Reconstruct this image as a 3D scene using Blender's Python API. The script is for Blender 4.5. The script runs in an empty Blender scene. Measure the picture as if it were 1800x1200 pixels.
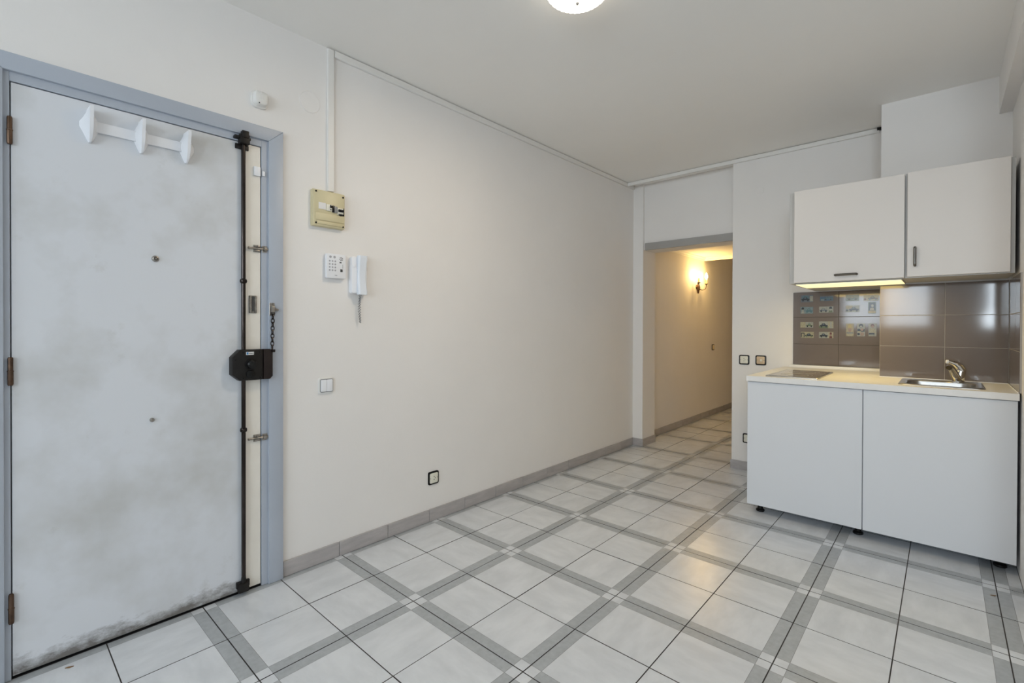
import bpy, bmesh, math, random
from mathutils import Vector, Matrix
random.seed(7)
S = bpy.context.scene
COL = S.collection

# ------------------------------------------------------------------ camera, world, light, exposure
H = 1.2039
cd = bpy.data.cameras.new('camera'); cam = bpy.data.objects.new('camera', cd); COL.objects.link(cam)
cd.sensor_width = 36.0; cd.sensor_fit = 'HORIZONTAL'
cd.lens = 839.67 / 1800 * 36
cd.shift_y = -(600 - 577.102) / 1800
cd.clip_start = 0.02
yaw, pitch, roll = 0.73566, -0.005967, 0.002708
fw = Vector((-math.sin(yaw) * math.cos(pitch), math.cos(yaw) * math.cos(pitch), math.sin(pitch)))
r0 = Vector((math.cos(yaw), math.sin(yaw), 0)); u0 = r0.cross(fw)
rt = r0 * math.cos(roll) + u0 * math.sin(roll); up = u0 * math.cos(roll) - r0 * math.sin(roll)
M = Matrix((rt, up, -fw)).transposed().to_4x4(); M.translation = (0, 0, H)
cam.matrix_world = M
S.camera = cam

wd = bpy.data.worlds.new('sky'); S.world = wd; wd.use_nodes = True
bg = wd.node_tree.nodes['Background']; bg.inputs[0].default_value = (0.72, 0.84, 1.0, 1); bg.inputs[1].default_value = 1.2

def area(name, loc, rot, sx, sy, power, color):
    l = bpy.data.lights.new(name, 'AREA'); l.shape = 'RECTANGLE'; l.size = sx; l.size_y = sy
    l.energy = power; l.color = color
    o = bpy.data.objects.new(name, l); COL.objects.link(o); o.location = loc; o.rotation_euler = rot
    return o
# daylight entering through the windows behind the camera
area('daylight_window_a', (-0.88, -3.66, 1.78), (math.radians(76), 0, 0), 1.5, 1.25, 50, (0.80, 0.91, 1.0))
area('daylight_window_b', (1.00, -3.66, 1.78), (math.radians(112), 0, 0), 1.05, 1.25, 73, (0.80, 0.91, 1.0))

if hasattr(S, 'cycles'):
    S.cycles.max_bounces = 14; S.cycles.diffuse_bounces = 8
S.view_settings.view_transform = 'Standard'; S.view_settings.look = 'None'
S.view_settings.exposure = 0.09; S.view_settings.gamma = 1.0; S.view_settings.use_curve_mapping = False

# ------------------------------------------------------------------ helpers
def tag(o, label=None, cat=None, group=None, kind=None):
    if label: o['label'] = label
    if cat: o['category'] = cat
    if group: o['group'] = group
    if kind: o['kind'] = kind
    return o

def thing(name, loc, label, cat, group=None, kind=None):
    o = bpy.data.objects.new(name, None); COL.objects.link(o); o.location = loc; o.empty_display_size = 0.05
    return tag(o, label, cat, group, kind)

def wloc(p):
    v = Vector((0, 0, 0))
    while p is not None:
        v += p.location; p = p.parent
    return v

def obj(name, bm, mats, parent=None, smooth=True, origin=None):
    if not isinstance(mats, (list, tuple)): mats = [mats]
    off = wloc(parent)
    loc = Vector(origin) - off if origin is not None else Vector((0, 0, 0))
    bmesh.ops.translate(bm, verts=bm.verts, vec=-(off + loc))
    bmesh.ops.recalc_face_normals(bm, faces=bm.faces)
    if smooth:
        for e in bm.edges:
            if len(e.link_faces) == 2 and e.calc_face_angle(0) > 0.6: e.smooth = False
        for f in bm.faces: f.smooth = True
    me = bpy.data.meshes.new(name); bm.to_mesh(me); bm.free()
    for m in mats: me.materials.append(m)
    o = bpy.data.objects.new(name, me); COL.objects.link(o); o.parent = parent; o.location = loc
    return o

def NB(): return bmesh.new()

def box(bm, x0, x1, y0, y1, z0, z1, bev=0, mi=0, seg=2):
    vs = [bm.verts.new((x, y, z)) for x in (x0, x1) for y in (y0, y1) for z in (z0, z1)]
    fs = [bm.faces.new([vs[i] for i in q]) for q in ((0, 1, 3, 2), (4, 6, 7, 5), (0, 4, 5, 1), (2, 3, 7, 6), (0, 2, 6, 4), (1, 5, 7, 3))]
    for f in fs: f.material_index = mi
    if bev > 0:
        es = list({e for f in fs for e in f.edges})
        r = bmesh.ops.bevel(bm, geom=es, offset=bev, segments=seg, profile=0.5, affect='EDGES')
        for f in r['faces']: f.material_index = mi
    return fs

def bxo(name, x0, x1, y0, y1, z0, z1, m, parent=None, bev=0, seg=2, origin=None):
    bm = NB(); box(bm, x0, x1, y0, y1, z0, z1, bev, 0, seg); return obj(name, bm, m, parent, origin=origin)

def frame_of(d):
    d = Vector(d).normalized()
    a = Vector((0, 0, 1)) if abs(d.z) < 0.9 else Vector((1, 0, 0))
    u = d.cross(a).normalized(); return u, d.cross(u).normalized()

def lathe(bm, prof, c, axis=(0, 0, 1), n=24, mi=0, ripple=0, rn=0):
    """profile of (radius, height along axis)"""
    ax = Vector(axis).normalized(); u, v = frame_of(ax); c = Vector(c); rings = []
    for r, h in prof:
        if r < 1e-6: rings.append([bm.verts.new(c + ax * h)]); continue
        ring = []
        for k in range(n):
            a = 2 * math.pi * k / n; rr = r * (1 + ripple * math.cos(a * rn))
            ring.append(bm.verts.new(c + ax * h + (u * math.cos(a) + v * math.sin(a)) * rr))
        rings.append(ring)
    for a, b in zip(rings[:-1], rings[1:]):
        for k in range(n):
            k2 = (k + 1) % n
            if len(a) == 1 and len(b) == 1: continue
            if len(a) == 1: f = bm.faces.new((a[0], b[k], b[k2]))
            elif len(b) == 1: f = bm.faces.new((a[k], b[0], a[k2]))
            else: f = bm.faces.new((a[k], b[k], b[k2], a[k2]))
            f.material_index = mi

def cyl(bm, p0, p1, r0, r1=None, n=16, mi=0):
    p0 = Vector(p0); p1 = Vector(p1); r1 = r0 if r1 is None else r1; L = (p1 - p0).length
    lathe(bm, [(0, 0), (r0, 0), (r1, L), (0, L)], p0, p1 - p0, n, mi)

def tube(bm, pts, r, n=10, closed=False, mi=0, radii=None):
    pts = [Vector(p) for p in pts]; N = len(pts); rings = []
    prev = None
    for i, p in enumerate(pts):
        if closed: t = pts[(i + 1) % N] - pts[i - 1]
        else: t = pts[min(i + 1, N - 1)] - pts[max(i - 1, 0)]
        t.normalize()
        if prev is None: u, v = frame_of(t)
        else:
            u = (prev - t * prev.dot(t)).normalized(); v = t.cross(u)
        prev = u; rr = radii[i] if radii else r
        rings.append([bm.verts.new(p + (u * math.cos(2 * math.pi * k / n) + v * math.sin(2 * math.pi * k / n)) * rr) for k in range(n)])
    for i in range(N if closed else N - 1):
        a, b = rings[i], rings[(i + 1) % N]
        for k in range(n):
            f = bm.faces.new((a[k], a[(k + 1) % n], b[(k + 1) % n], b[k])); f.material_index = mi
    if not closed:
        for ring in (rings[0], rings[-1]):
            f = bm.faces.new(ring); f.material_index = mi

def prism(bm, poly, axis, d0, d1, mi=0, bev=0):
    """poly = 2D points in the plane perpendicular to axis ('x': (y,z), 'y': (x,z), 'z': (x,y)), extruded from d0 to d1"""
    def P(a, b, d): return {'x': (d, a, b), 'y': (a, d, b), 'z': (a, b, d)}[axis]
    A = [bm.verts.new(P(a, b, d0)) for a, b in poly]; Bv = [bm.verts.new(P(a, b, d1)) for a, b in poly]
    n = len(poly); fs = [bm.faces.new(A), bm.faces.new(Bv)]
    for k in range(n): fs.append(bm.faces.new((A[k], A[(k + 1) % n], Bv[(k + 1) % n], Bv[k])))
    for f in fs: f.material_index = mi
    if bev > 0:
        bm.normal_update()
        es = [e for e in fs[1].edges]
        r = bmesh.ops.bevel(bm, geom=es, offset=bev, segments=2, profile=0.5, affect='EDGES')
        for f in r['faces']: f.material_index = mi

def rrect(a0, a1, b0, b1, r, n=5):
    out = []
    for (ca, cb, s) in ((a1 - r, b1 - r, 0), (a0 + r, b1 - r, 90), (a0 + r, b0 + r, 180), (a1 - r, b0 + r, 270)):
        for k in range(n + 1):
            t = math.radians(s + 90 * k / n); out.append((ca + r * math.cos(t), cb + r * math.sin(t)))
    return out

def loft(bm, rings, mi=0, cap0=False, cap1=False):
    R = [[bm.verts.new(p) for p in ring] for ring in rings]; n = len(R[0])
    for a, b in zip(R[:-1], R[1:]):
        for k in range(n):
            f = bm.faces.new((a[k], a[(k + 1) % n], b[(k + 1) % n], b[k])); f.material_index = mi
    if cap0: f = bm.faces.new(R[0]); f.material_index = mi
    if cap1: f = bm.faces.new(R[-1]); f.material_index = mi

def copy_tree(o, parent=None, delta=(0, 0, 0)):
    c = o.copy(); COL.objects.link(c); c.parent = parent
    if parent is None: c.location = o.location + Vector(delta)
    for ch in list(o.children): copy_tree(ch, c)
    return c

# ------------------------------------------------------------------ materials
def mat(name, col, rough=0.5, metal=0.0, spec=0.5, var=0.0, vscale=4.0, vcol=None, bump=0.0, bscale=80.0, coat=0.0, emit=None, estr=0.0, stretch=None, rand=False):
    m = bpy.data.materials.new(name); m.use_nodes = True
    nt = m.node_tree; N = nt.nodes; Lk = nt.links; p = N['Principled BSDF']
    p.inputs['Base Color'].default_value = (*col, 1); p.inputs['Roughness'].default_value = rough
    p.inputs['Metallic'].default_value = metal; p.inputs['Specular IOR Level'].default_value = spec
    p.inputs['Coat Weight'].default_value = coat; p.inputs['Coat Roughness'].default_value = 0.08
    if emit:
        p.inputs['Emission Color'].default_value = (*emit, 1); p.inputs['Emission Strength'].default_value = estr
    tc = N.new('ShaderNodeTexCoord'); vec = tc.outputs['Object']
    if rand:
        oi = N.new('ShaderNodeObjectInfo'); ad = N.new('ShaderNodeVectorMath'); ad.operation = 'MULTIPLY_ADD'
        cb = N.new('ShaderNodeCombineXYZ')
        for k in range(3): Lk.new(oi.outputs['Random'], cb.inputs[k])
        ad.inputs[1].default_value = (37, 53, 71); Lk.new(cb.outputs[0], ad.inputs[0]); Lk.new(vec, ad.inputs[2]); vec = ad.outputs[0]
    if stretch:
        mp = N.new('ShaderNodeMapping'); mp.inputs['Scale'].default_value = stretch; Lk.new(vec, mp.inputs[0]); vec = mp.outputs[0]
    if var > 0 or vcol:
        no = N.new('ShaderNodeTexNoise'); no.inputs['Scale'].default_value = vscale; no.inputs['Detail'].default_value = 5; no.inputs['Roughness'].default_value = 0.6
        Lk.new(vec, no.inputs['Vector'])
        rp = N.new('ShaderNodeValToRGB'); rp.color_ramp.elements[0].position = 0.36; rp.color_ramp.elements[1].position = 0.66
        b = vcol or tuple(c * (1 - var) for c in col)
        rp.color_ramp.elements[0].color = (*b, 1); rp.color_ramp.elements[1].color = (*col, 1)
        Lk.new(no.outputs['Fac'], rp.inputs[0]); Lk.new(rp.outputs[0], p.inputs['Base Color'])
    if bump > 0:
        nb = N.new('ShaderNodeTexNoise'); nb.inputs['Scale'].default_value = bscale; nb.inputs['Detail'].default_value = 3; Lk.new(vec, nb.inputs['Vector'])
        bu = N.new('ShaderNodeBump'); bu.inputs['Strength'].default_value = bump; bu.inputs['Distance'].default_value = 0.01
        Lk.new(nb.outputs['Fac'], bu.inputs['Height']); Lk.new(bu.outputs[0], p.inputs['Normal'])
    return m

WALLC = (0.825, 0.803, 0.78)
m_wall = mat('wall_paint', WALLC, 0.75, spec=0.25, var=0.025, vscale=2.0, bump=0.03, bscale=110)
m_ceil = mat('ceiling_paint', (0.92, 0.905, 0.875), 0.8, spec=0.2, var=0.02, vscale=1.2, bump=0.02, bscale=60)
m_grout = mat('grout', (0.085, 0.08, 0.078), 0.9, spec=0.2, var=0.3, vscale=8)
m_tile = mat('floor_tile', (0.69, 0.715, 0.745), 0.24, spec=0.5, vcol=(0.60, 0.625, 0.655), vscale=5, stretch=(1, 2.4, 1), rand=True)
m_band = mat('floor_tile_band', (0.42, 0.445, 0.465), 0.30, spec=0.4, var=0.14, vscale=40)
m_line = mat('floor_tile_line', (0.20, 0.20, 0.20), 0.5, spec=0.3)
m_base = mat('baseboard_tile', (0.46, 0.435, 0.43), 0.45, spec=0.4, var=0.16, vscale=14, stretch=(1, 0.5, 2.5), rand=True)
m_frame = mat('door_frame_paint', (0.43, 0.47, 0.535), 0.38, spec=0.45, var=0.05, vscale=3)
m_head = mat('header_paint', (0.37, 0.36, 0.345), 0.45, spec=0.4, var=0.05, vscale=5)
m_duct = mat('cable_duct_plastic', (0.78, 0.765, 0.735), 0.4, spec=0.4)
m_white = mat('white_plastic', (0.82, 0.83, 0.86), 0.3, spec=0.45)
m_cool = mat('cool_white_plastic', (0.76, 0.80, 0.86), 0.35, spec=0.45)
m_black = mat('black_plastic', (0.006, 0.006, 0.006), 0.28, spec=0.25)
m_lam = mat('white_laminate', (0.70, 0.72, 0.75), 0.38, spec=0.4)
m_lamu = mat('cream_laminate', (0.72, 0.68, 0.64), 0.4, spec=0.4)
m_carc = mat('carcass_board', (0.50, 0.49, 0.47), 0.5, spec=0.3)
m_work = mat('worktop_laminate', (0.82, 0.81, 0.79), 0.35, spec=0.45, var=0.03, vscale=20)
m_wtile = mat('taupe_wall_tile', (0.165, 0.138, 0.125), 0.07, spec=0.55, var=0.08, vscale=3, coat=0.2, bump=0.008, bscale=7)
m_wgrout = mat('light_grout', (0.42, 0.39, 0.36), 0.8)
m_wgrout2 = mat('dark_grout', (0.075, 0.065, 0.06), 0.8)
m_steel = mat('brushed_steel', (0.55, 0.53, 0.50), 0.28, metal=1.0, var=0.12, vscale=30, stretch=(0.3, 6, 1))
m_chrome = mat('chrome', (0.80, 0.80, 0.80), 0.06, metal=1.0)
m_glass = mat('hob_glass', (0.20, 0.175, 0.15), 0.12, spec=0.6, coat=0.3)
m_hgrey = mat('handle_grey', (0.13, 0.12, 0.105), 0.35, metal=0.5)
m_rod = mat('dark_steel_rod', (0.05, 0.04, 0.036), 0.16, metal=0.85, var=0.4, vscale=12)
m_lock = mat('lock_case_paint', (0.010, 0.0085, 0.0075), 0.42, spec=0.3, bump=0.1, bscale=300)
m_keep = mat('lock_keeper_paint', (0.019, 0.012, 0.0105), 0.42, spec=0.3, bump=0.1, bscale=300)
m_brass = mat('aged_brass', (0.14, 0.085, 0.055), 0.4, metal=0.75, var=0.5, vscale=30)
m_metal = mat('worn_metal', (0.42, 0.39, 0.35), 0.3, metal=0.9, var=0.4, vscale=60)
m_beige = mat('beige_plastic', (0.64, 0.57, 0.36), 0.4, spec=0.4, var=0.05, vscale=10)
m_ivory = mat('ivory_plastic', (0.76, 0.74, 0.64), 0.35, spec=0.4)
m_tan = mat('tan_plastic', (0.66, 0.51, 0.34), 0.35, spec=0.4)
m_paper = mat('label_paper', (0.78, 0.77, 0.76), 0.6)
m_dgrey = mat('dark_grey_plastic', (0.06, 0.06, 0.06), 0.4)
m_mgrey = mat('mid_grey_plastic', (0.28, 0.28, 0.28), 0.4)
m_lgrey = mat('key_grey', (0.40, 0.40, 0.42), 0.4)
m_blue = mat('label_blue', (0.02, 0.20, 0.45), 0.4)
m_dome = mat('lit_glass_dome', (0.9, 0.88, 0.82), 0.25, emit=(1.0, 0.90, 0.74), estr=4.0)
m_bulb = mat('lit_candle_bulb', (1, 0.95, 0.85), 0.2, emit=(1.0, 0.80, 0.48), estr=45.0)
m_diff = mat('lit_lamp_diffuser', (0.9, 0.85, 0.6), 0.3, emit=(1.0, 0.83, 0.42), estr=1.05)
m_iron = mat('bronze_sconce', (0.10, 0.05, 0.025), 0.4, metal=0.6)
m_candle = mat('candle_sleeve', (0.70, 0.58, 0.36), 0.5)
m_leaf = mat('dry_leaf', (0.22, 0.12, 0.05), 0.8)
m_stile = mat('cream_door_paint', (0.86, 0.82, 0.745), 0.45, spec=0.4, var=0.05, vscale=6)

def door_material():
    m = mat('door_paint', (0.68, 0.70, 0.735), 0.42, spec=0.4)
    nt = m.node_tree; N = nt.nodes; L = nt.links; p = N['Principled BSDF']
    tc = N.new('ShaderNodeTexCoord')
    n1 = N.new('ShaderNodeTexNoise'); n1.inputs['Scale'].default_value = 2.6; n1.inputs['Detail'].default_value = 5; n1.inputs['Roughness'].default_value = 0.55
    L.new(tc.outputs['Object'], n1.inputs['Vector'])
    r1 = N.new('ShaderNodeValToRGB'); r1.color_ramp.elements[0].position = 0.30; r1.color_ramp.elements[1].position = 0.52
    r1.color_ramp.elements[0].color = (0.55, 0.555, 0.55, 1); r1.color_ramp.elements[1].color = (0.68, 0.70, 0.735, 1)
    L.new(n1.outputs['Fac'], r1.inputs[0])
    # hand marks: sparse dark smudges
    n2 = N.new('ShaderNodeTexNoise'); n2.inputs['Scale'].default_value = 4.5; n2.inputs['Detail'].default_value = 8; n2.inputs['Roughness'].default_value = 0.7
    L.new(tc.outputs['Object'], n2.inputs['Vector'])
    r2 = N.new('ShaderNodeValToRGB'); r2.color_ramp.elements[0].position = 0.60; r2.color_ramp.elements[1].position = 0.78
    r2.color_ramp.elements[0].color = (0, 0, 0, 1); r2.color_ramp.elements[1].color = (0.55, 0.55, 0.55, 1)
    L.new(n2.outputs['Fac'], r2.inputs[0])
    mx = N.new('ShaderNodeMixRGB'); mx.inputs[2].default_value = (0.44, 0.43, 0.40, 1)
    L.new(r2.outputs[0], mx.inputs[0]); L.new(r1.outputs[0], mx.inputs[1])
    # scuffed dirt band along the bottom edge, ragged by noise
    sx = N.new('ShaderNodeSeparateXYZ'); L.new(tc.outputs['Object'], sx.inputs[0])
    n3 = N.new('ShaderNodeTexNoise'); n3.inputs['Scale'].default_value = 16; n3.inputs['Detail'].default_value = 9; n3.inputs['Roughness'].default_value = 0.75
    mp = N.new('ShaderNodeMapping'); mp.inputs['Scale'].default_value = (1, 0.8, 1.6); L.new(tc.outputs['Object'], mp.inputs[0]); L.new(mp.outputs[0], n3.inputs['Vector'])
    mr = N.new('ShaderNodeMapRange'); mr.inputs['From Min'].default_value = 0.0; mr.inputs['From Max'].default_value = 0.105; mr.inputs['To Min'].default_value = 0.56; mr.inputs['To Max'].default_value = 0.0
    L.new(sx.outputs['Z'], mr.inputs['Value'])
    ad = N.new('ShaderNodeMath'); ad.operation = 'ADD'; L.new(mr.outputs[0], ad.inputs[0]); L.new(n3.outputs['Fac'], ad.inputs[1])
    r3 = N.new('ShaderNodeValToRGB'); r3.color_ramp.elements[0].position = 0.68; r3.color_ramp.elements[1].position = 1.08
    r3.color_ramp.elements[0].color = (0, 0, 0, 1); r3.color_ramp.elements[1].color = (0.85, 0.85, 0.85, 1); r3.color_ramp.elements[1].position = 1.0
    L.new(ad.outputs[0], r3.inputs[0])
    mx2 = N.new('ShaderNodeMixRGB'); mx2.inputs[2].default_value = (0.10, 0.085, 0.068, 1)
    L.new(r3.outputs[0], mx2.inputs[0]); L.new(mx.outputs[0], mx2.inputs[1]); L.new(mx2.outputs[0], p.inputs['Base Color'])
    return m
m_door = door_material()

def glass_material():
    m = bpy.data.materials.new('window_glass'); m.use_nodes = True; N = m.node_tree.nodes; L = m.node_tree.links
    N.remove(N['Principled BSDF']); t = N.new('ShaderNodeBsdfTransparent'); g = N.new('ShaderNodeBsdfGlossy'); g.inputs['Roughness'].default_value = 0.02
    x = N.new('ShaderNodeMixShader'); x.inputs[0].default_value = 0.06; L.new(t.outputs[0], x.inputs[1]); L.new(g.outputs[0], x.inputs[2])
    L.new(x.outputs[0], N['Material Output'].inputs[0]); return m
m_pane = glass_material()

# ------------------------------------------------------------------ dimensions
W = -2.338          # left wall face
ZC = 2.615          # ceiling
YB = 4.27           # kitchen back wall
YC = 3.84           # chimney breast face
XR = 0.276          # right wall face
YF = -3.50          # window wall face
T = 0.316; GX = -1.080; GY = 1.8863   # floor tile grid

def struct(name, bm, m, label, cat):
    o = obj(name, bm, m, None, smooth=False); return tag(o, label, cat, kind='structure')

# ------------------------------------------------------------------ floor
bm = NB(); box(bm, W - 0.10, 1.80, YF - 0.1, 4.30, -0.08, -0.0022); box(bm, W - 0.10, -1.20, 4.30, 9.1, -0.08, -0.0022)
floor = struct('floor', bm, m_grout, 'grey marbled ceramic tile floor with darker grey crossing bands', 'floor')
HB = 0.0450; G = 0.0020; LN = 0.0013
def tile_mesh(cx0, cx1, cy0, cy1):
    """tile whose band corner is at its local (0,0); local extent 0..T; clipped to the given local rectangle"""
    bm = NB(); z = 0.0
    cuts = [G, HB, HB + LN, T - G]
    def rect(a0, a1, b0, b1, mi):
        a0 = max(a0, cx0); a1 = min(a1, cx1); b0 = max(b0, cy0); b1 = min(b1, cy1)
        if a1 - a0 < 1e-5 or b1 - b0 < 1e-5: return
        vs = [bm.verts.new(p) for p in ((a0, b0, z), (a1, b0, z), (a1, b1, z), (a0, b1, z))]
        bm.faces.new(vs).material_index = mi
    kinds = ['b', 'l', 'f']
    for i in range(3):
        for j in range(3):
            k = kinds[i] + kinds[j]
            mi = 2 if 'l' in k else (0 if k in ('ff', 'bb') else 1)
            rect(cuts[i], cuts[i + 1], cuts[j], cuts[j + 1], mi)
    bmesh.ops.remove_doubles(bm, verts=bm.verts, dist=1e-6)
    ed = [e for e in bm.edges if len(e.link_faces) == 1]
    r = bmesh.ops.extrude_edge_only(bm, edges=ed)
    vs = [v for v in r['geom'] if isinstance(v, bmesh.types.BMVert)]
    bmesh.ops.translate(bm, verts=vs, vec=(0, 0, -0.006))
    bm.normal_update()
    for f in bm.faces:
        if abs(f.normal.z) < 0.5: f.material_index = 3
    bmesh.ops.recalc_face_normals(bm, faces=bm.faces)
    me = bpy.data.meshes.new('tile'); bm.to_mesh(me); bm.free()
    for m in (m_tile, m_band, m_line, m_grout): me.materials.append(m)
    return me
full = tile_mesh(0, T, 0, T)
def floor_tiles(X0, X1, Y0, Y1):
    i0 = math.floor((X0 - GX) / T); i1 = math.ceil((X1 - GX) / T); j0 = math.floor((Y0 - GY) / T); j1 = math.ceil((Y1 - GY) / T)
    for i in range(i0, i1):
        for j in range(j0, j1):
            a0, a1, b0, b1 = GX + i * T, GX + (i + 1) * T, GY + j * T, GY + (j + 1) * T
            qa0, qa1, qb0, qb1 = max(a0, X0), min(a1, X1), max(b0, Y0), min(b1, Y1)
            if qa1 - qa0 < 0.012 or qb1 - qb0 < 0.012: continue
            cx, sx = (a0, 1) if i % 2 == 0 else (a1, -1)       # the band corner sits on even grid lines
            cy, sy = (b0, 1) if j % 2 == 0 else (b1, -1)
            ang = {(1, 1): 0, (-1, 1): 90, (-1, -1): 180, (1, -1): 270}[(sx, sy)]
            c, s = round(math.cos(math.radians(ang))), round(math.sin(math.radians(ang)))
            if qa0 > a0 + 1e-6 or qa1 < a1 - 1e-6 or qb0 > b0 + 1e-6 or qb1 < b1 - 1e-6:
                L = [((x - cx) * c + (y - cy) * s, -(x - cx) * s + (y - cy) * c) for x in (qa0, qa1) for y in (qb0, qb1)]
                me = tile_mesh(min(p[0] for p in L), max(p[0] for p in L), min(p[1] for p in L), max(p[1] for p in L))
            else: me = full
            o = bpy.data.objects.new('tile', me); COL.objects.link(o); o.parent = floor
            o.location = (cx, cy, random.uniform(-0.0004, 0.0004)); o.rotation_euler = (random.uniform(-1, 1) * 0.0012, random.uniform(-1, 1) * 0.0012, math.radians(ang))
floor_tiles(W + 0.002, XR - 0.002, -1.27, YB - 0.002)
floor_tiles(XR, 1.70, -1.27, 2.60)
floor_tiles(W + 0.002, -1.302, YB, 7.9)

# ------------------------------------------------------------------ shell
DY0, DY1, DZ = 0.030, 0.900, 2.062     # rough door opening in the left wall
bm = NB(); box(bm, W - 0.12, W, YF, DY0, 0, ZC); box(bm, W - 0.12, W, DY0, DY1, DZ, ZC); box(bm, W - 0.12, W, DY1, 9.0, 0, ZC)
struct('wall_left', bm, m_wall, 'long off-white textured wall with the entrance door and electrical devices', 'wall')
bm = NB(); box(bm, -1.338, 0.40, YB, 4.68, 0, ZC)
wall_back = struct('wall_back', bm, m_wall, 'off-white back wall behind the kitchen units', 'wall')
bm = NB(); box(bm, -0.305, XR, YC, YB, 0, ZC)
wall_col = struct('wall_chimney_breast', bm, m_wall, 'projecting off-white chimney breast behind the sink, tiled taupe below', 'wall')
bm = NB(); box(bm, XR, 0.40, 2.60, YB, 0, ZC); box(bm, 0.40, 1.70, 2.60, 2.72, 0, ZC)
wall_right = struct('wall_right', bm, m_wall, 'off-white side wall at the right edge beside the kitchen units', 'wall')
bm = NB(); box(bm, 1.70, 1.82, YF, 2.72, 0, ZC)
struct('wall_far_right', bm, m_wall, 'off-white wall of the living area right of the camera', 'wall')
bm = NB(); box(bm, W, -2.231, 4.41, 4.68, 0, ZC)
struct('wall_pillar', bm, m_wall, 'narrow off-white pillar on the left of the hallway opening', 'pillar')
bm = NB(); box(bm, -2.231, -1.338, 4.435, 4.68, 1.962, ZC)
struct('wall_lintel', bm, m_wall, 'off-white wall panel over the hallway opening', 'wall')
bm = NB(); box(bm, -2.214, -1.338, 4.412, 4.435, 1.956, 2.026, 0.003)
struct('trim_1', bm, m_head, 'grey painted header board across the top of the hallway opening', 'header board')
bm = NB(); box(bm, -1.300, -1.18, 4.68, 9.0, 0, ZC); box(bm, W - 0.12, -1.18, 9.0, 9.1, 0, ZC)
struct('wall_hall', bm, m_wall, 'hallway wall out of view behind the back wall', 'wall')
bm = NB(); box(bm, W - 0.12, 1.82, YF - 0.16, 4.68, ZC, ZC + 0.1)
struct('ceiling', bm, m_ceil, 'plain off-white painted ceiling of the main room', 'ceiling')
bm = NB(); box(bm, W, -1.30, 4.68, 6.33, 2.095, ZC); box(bm, W - 0.12, -1.18, 6.33, 9.1, ZC, ZC + 0.1)
struct('ceiling_hall', bm, m_ceil, 'lowered hallway ceiling lit warm yellow by the sconce', 'ceiling')
bm = NB(); box(bm, 0.222, XR, 2.60, YC, 2.402, ZC)
struct('ceiling_beam', bm, m_wall, 'boxed off-white beam along the right wall under the ceiling', 'beam')
# hallway cornice
bm = NB()
prism(bm, [(W, 2.095), (W + 0.034, 2.095), (W + 0.028, 2.082), (W + 0.012, 2.074), (W + 0.008, 2.058), (W, 2.055)], 'y', 4.68, 6.33)
prism(bm, [(6.33, 2.095), (6.296, 2.095), (6.302, 2.082), (6.318, 2.074), (6.322, 2.058), (6.33, 2.055)], 'x', W, -1.30)
struct('trim_2', bm, m_ceil, 'white cornice moulding around the hallway ceiling', 'cornice')
# window wall behind the camera
bm = NB()
wins = [(-1.62, -0.14), (0.48, 1.52)]; wz0, wz1 = 1.16, 2.40
xs = [W - 0.12, wins[0][0], wins[0][1], wins[1][0], wins[1][1], 1.82]
for k in (0, 2, 4): box(bm, xs[k], xs[k + 1], YF - 0.12, YF, 0, ZC)
for a, b in wins: box(bm, a, b, YF - 0.12, YF, 0, wz0); box(bm, a, b, YF - 0.12, YF, wz1, ZC)
struct('wall_front', bm, m_wall, 'off-white window wall behind the camera', 'wall')
for n, (a, b) in enumerate(wins):
    w = thing('window_%d' % (n + 1), ((a + b) / 2, YF - 0.06, wz0), ['white framed window on the door side behind the camera', 'white framed window on the right behind the camera'][n], 'window', kind='structure')
    bm = NB(); t = 0.06
    box(bm, a, a + t, YF - 0.09, YF - 0.03, wz0, wz1); box(bm, b - t, b, YF - 0.09, YF - 0.03, wz0, wz1)
    box(bm, a + t, b - t, YF - 0.09, YF - 0.03, wz0, wz0 + t); box(bm, a + t, b - t, YF - 0.09, YF - 0.03, wz1 - t, wz1)
    mid = (a + b) / 2 if n == 0 else a + 0.25; box(bm, mid - 0.045, mid + 0.045, YF - 0.09, YF - 0.03, wz0 + t, wz1 - t); 
    obj('window_frame', bm, m_white, w, smooth=False)
    for (p0, p1) in ((a + t, mid - 0.045), (mid + 0.045, b - t)):
        bxo('pane', p0, p1, YF - 0.063, YF - 0.057, wz0 + t, wz1 - t, m_pane, w)

# ------------------------------------------------------------------ baseboards of ceramic pieces
BH = 0.075; BT = 0.009
def base_pieces(root, axis, fixed, sgn, a0, a1, joints):
    cuts = [a0] + [j for j in joints if a0 + 0.02 < j < a1 - 0.02] + [a1]
    for p, q in zip(cuts[:-1], cuts[1:]):
        bm = NB(); d = random.uniform(0, 0.0012)
        f0, f1 = sorted((fixed, fixed + sgn * (BT + d)))
        if axis == 'y': box(bm, f0, f1, p + 0.0012, q - 0.0012, 0.0012, BH + random.uniform(-0.001, 0.001), 0.0016, seg=1); org = (fixed, (p + q) / 2, 0)
        else: box(bm, p + 0.0012, q - 0.0012, f0, f1, 0.0012, BH + random.uniform(-0.001, 0.001), 0.0016, seg=1); org = ((p + q) / 2, fixed, 0)
        obj('baseboard_tile', bm, m_base, root, origin=org)
bl = thing('baseboard_left', (W, 2.6, 0), 'grey ceramic baseboard tiles along the long left wall', 'baseboard', kind='structure')
base_pieces(bl, 'y', W, 1, 0.952, 4.40, [1.239 + 0.2925 * k for k in range(12)])
base_pieces(bl, 'y', W, 1, -1.25, -0.022, [-1.25 + 0.2925 * k for k in range(5)])
bp = thing('baseboard_pillar', (-2.28, 4.41, 0), 'grey ceramic baseboard tiles around the pillar foot', 'baseboard', kind='structure')
base_pieces(bp, 'x', 4.41, -1, W + BT, -2.222, [])
base_pieces(bp, 'y', -2.231, 1, 4.402, 4.68, [])
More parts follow.
